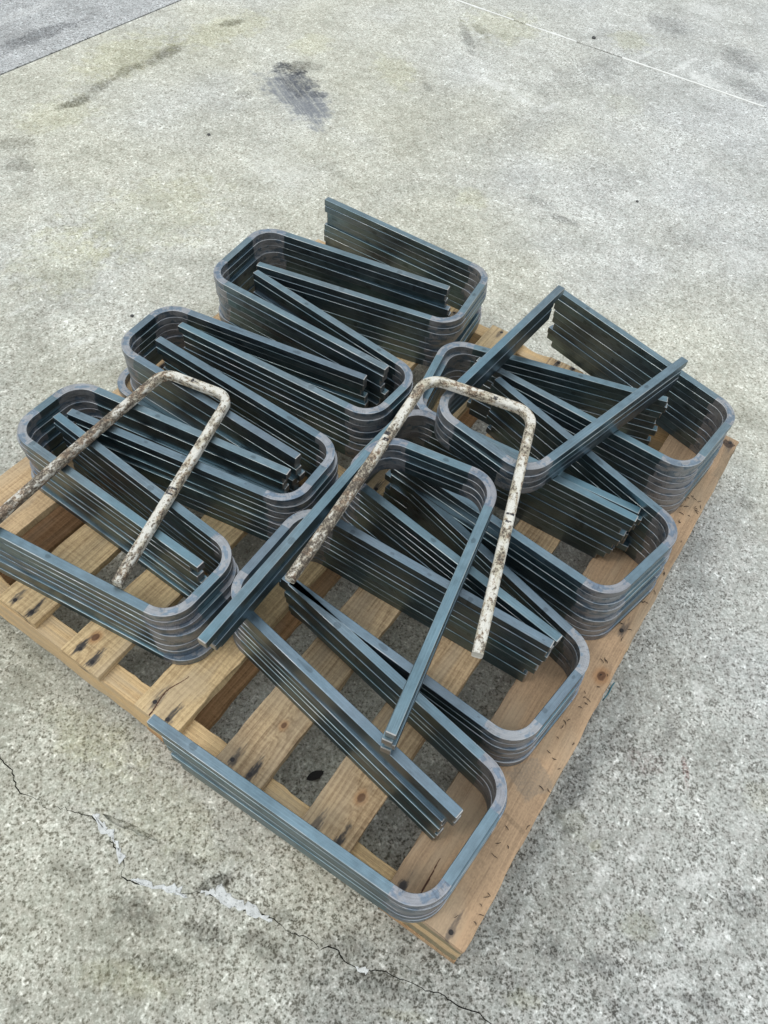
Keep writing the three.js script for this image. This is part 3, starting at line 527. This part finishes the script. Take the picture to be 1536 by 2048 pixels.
function oldBar(label, u, v, h, theta, p, rust, marks) {
  const P = pose(theta), g = new THREE.Group(); g.name = numbered('painted_bent_bar'); g.position.set(-u, h, -v); g.quaternion.copy(P.q); scene.add(g);
  const { A, C, f1, f2 } = uPath(p.w, p.la, p.lc, p.sa, p.sc, p.sg, p.R, 12), st = [], y = 0.0089;
  const seg = (o, d, L, s0, bow) => { for (let i = 0; i <= 12; i++) { const t = L * i / 12, w = bow * Math.sin(i / 12 * Math.PI); st.push([o.x + d.x * t - d.y * w, y, o.y + d.y * t + d.x * w, d.x, d.y, s0 + t, i === 0 && s0 === 0 ? 0.93 : 1]); } };
  const la = A.distanceTo(f1.s), lm = f1.e.distanceTo(f2.s), lc = f2.e.distanceTo(C); let s = 0;
  const arcs = (f) => { let px = f.out[0]; f.out.forEach((q, i) => { if (i) s += Math.hypot(q[0] - px[0], q[1] - px[1]); px = q; if (i && i < f.out.length - 1) st.push([q[0], y, q[1], q[2], q[3], s]); }); };
  seg(A, f1.d1, la, 0, p.bowA ?? 0); s = la; arcs(f1); seg(f1.e, f1.d2, lm, s, 0); s += lm; arcs(f2); seg(f2.e, f2.d2, lc, s, p.bowC ?? 0); s += lc;
  st[st.length - 1][6] = 0.93;
  const mat = paintMaps(s, p.seed, rust, marks(la, lm, s));
  const body = mesh('bar_body', loft(roundProfile, st, [0, 0, 1 / s, 1 / roundProfile.length0], [0, 1]), mat, g);
  return tag(g, label, 'steel bar');
}
const dab = (x0, x1, y0, y1) => (x, y, n) => x > x0 && x < x1 && y > y0 && y < y1 && n < 0.62;
oldBar('short rust-speckled white painted U-bar lying across the left stacks', 0.94, 0.51, DECK + 0.1535 - 0.0178, -1.7604, { w: 0.147, la: 0.4441, lc: 0.60, sa: 0.0509, sc: 0.0692, sg: -1, R: 0.03, seed: 301, bowC: 0.003 },
  (t) => 0.035 + 0.06 * sst(0.16, 0.0, t) + 0.09 * sst(0.5, 0.62, t), (la, lm, s) => [dab(la - 0.235, la - 0.231, 0.024, 0.037), dab(la - 0.222, la - 0.218, 0.022, 0.04), dab(la - 0.231, la - 0.222, 0.035, 0.039), dab(la + 0.085, la + 0.098, 0.03, 0.033), dab(la + 0.096, la + 0.100, 0.026, 0.036)]);
oldBar('large rust-speckled white painted U-bar lying over the centre piles', 0.4515, 0.7475, DECK + 0.242 - 0.0178, -1.7735, { w: 0.2065, la: 0.5045, lc: 0.5045, sa: 0.033, sc: 0.0592, sg: 1, R: 0.038, seed: 331, bowA: 0.002 },
  (t) => 0.02 + 0.10 * sst(0.34, 0.16, t), (la, lm, s) => [dab(la - 0.155, la - 0.147, 0.024, 0.034), dab(la - 0.141, la - 0.133, 0.028, 0.04), dab(la + 0.15, la + 0.158, 0.024, 0.032), dab(s - 0.262, s - 0.258, 0.024, 0.038), dab(s - 0.246, s - 0.242, 0.026, 0.036)]);

// ---------------------------------------------------------------- litter
{
  const n = 90, g = new THREE.BoxGeometry(0.0013, 0.0009, 0.009, 1, 1, 3), p = g.attributes.position;
  for (let i = 0; i < p.count; i++) { p.setX(i, p.getX(i) * (1 - Math.abs(p.getZ(i)) / 0.0065) + 0.0008 * Math.cos(p.getZ(i) * 380)); p.setY(i, p.getY(i) + 0.0006 * Math.sin(p.getZ(i) * 300 + 1)); }
  g.computeVertexNormals();
  const m = new THREE.InstancedMesh(g, new THREE.MeshStandardMaterial({ color: new THREE.Color(0.035, 0.025, 0.018), roughness: 0.95 }), n), q = new THREE.Matrix4(), e = new THREE.Euler();
  for (let i = 0; i < n; i++) {
    const v = i < 55 ? rr(0.68, 1.0) : rr(0.03, 0.66), u = i < 55 ? rr(0.006, 0.05) : rr(0.004, 0.035), k = rr(0.5, 1.25);
    e.set(rr(-0.1, 0.1), rr(0, 6.3), 0); q.makeRotationFromEuler(e).scale(new THREE.Vector3(rr(0.7, 1.3), 1, k)); q.setPosition(-u, DECK + 0.0012, -v); m.setMatrixAt(i, q);
  }
  m.name = 'bark_slivers'; m.castShadow = m.receiveShadow = true; scene.add(m);
  tag(m, 'fine dark bark slivers scattered along the right outer plank', 'debris', null, 'stuff');
}
{ // torn strap end
  const pts = [[0.0015, -0.016, 0.022], [0.0028, -0.006, 0.012], [0.0022, -0.004, 0.0], [0.0036, -0.009, -0.012]].map((q) => new THREE.Vector3(...q));
  const cv = new THREE.CatmullRomCurve3(pts), st = []; for (let i = 0; i <= 14; i++) { const p = cv.getPoint(i / 14), t = cv.getTangent(i / 14), L = Math.hypot(t.x, t.z) || 1; st.push([p.x, p.y, p.z, t.x / L, t.z / L, i / 14]); }
  const g = loft(profile(0.0022, 0.011, 0.0008, 1), st, [0, 0, 1, 1], [0, 1]);
  const o = mesh('plastic_strap', g, new THREE.MeshStandardMaterial({ color: new THREE.Color(0.012, 0.10, 0.13), roughness: 0.35 }));
  o.position.set(0.003, DECK - 0.002, -0.500); tag(o, 'torn teal plastic strap end at the right edge of the pallet', 'strap');
}
{ // leaf on the ground between the planks
  const sh = new THREE.Shape(); sh.moveTo(0, -0.016); sh.bezierCurveTo(0.012, -0.006, 0.009, 0.01, 0, 0.017); sh.bezierCurveTo(-0.009, 0.008, -0.011, -0.008, 0, -0.016);
  const g = new THREE.ExtrudeGeometry(sh, { depth: 0.0006, bevelEnabled: false, curveSegments: 8 }); g.rotateX(-Math.PI / 2);
  const p = g.attributes.position; for (let i = 0; i < p.count; i++) p.setY(i, p.getY(i) + 40 * p.getX(i) ** 2 + 0.002 + 6 * p.getZ(i) ** 2); g.computeVertexNormals(); g.rotateY(-0.5);
  const o = mesh('dead_leaf', g, new THREE.MeshStandardMaterial({ color: new THREE.Color(0.02, 0.018, 0.016), roughness: 0.9 })); o.position.set(-0.344, 0.0005, -0.106);
  tag(o, 'small dark dead leaf on the concrete between two planks', 'leaf');
}
{
  const base = new THREE.IcosahedronGeometry(0.008, 1), p = base.attributes.position;
  for (let i = 0; i < p.count; i++) { const k = 0.8 + 0.4 * vn(p.getX(i) * 300 + 5, p.getY(i) * 300 + p.getZ(i) * 170, 401); p.setXYZ(i, p.getX(i) * k, p.getY(i) * k * 0.6, p.getZ(i) * k); } base.computeVertexNormals();
  const m = new THREE.MeshStandardMaterial({ color: new THREE.Color(0.07, 0.068, 0.065), roughness: 0.95 });
  for (const [u, v, k, l] of [[1.265, 3.257, 1.1, 'dark pebble on the concrete just in front of the pale rear joint'], [1.915, 1.595, 0.7, 'tiny dark pebble between the grey scuff mark and the rearmost stack'], [1.45, 0.78, 0.6, 'tiny dark pebble on the concrete left of the rearmost stacks'], [0.62, 2.2, 0.6, 'tiny dark pebble on the concrete behind the right half of the pallet']]) {
    const o = mesh('pebble', base, m); o.position.set(-u, 0.003 * k, -v); o.rotation.y = u * 9; o.scale.setScalar(k);
    tag(o, l, 'pebble', 'pebbles scattered on the concrete');
  }
}
renderer.render(scene, camera);
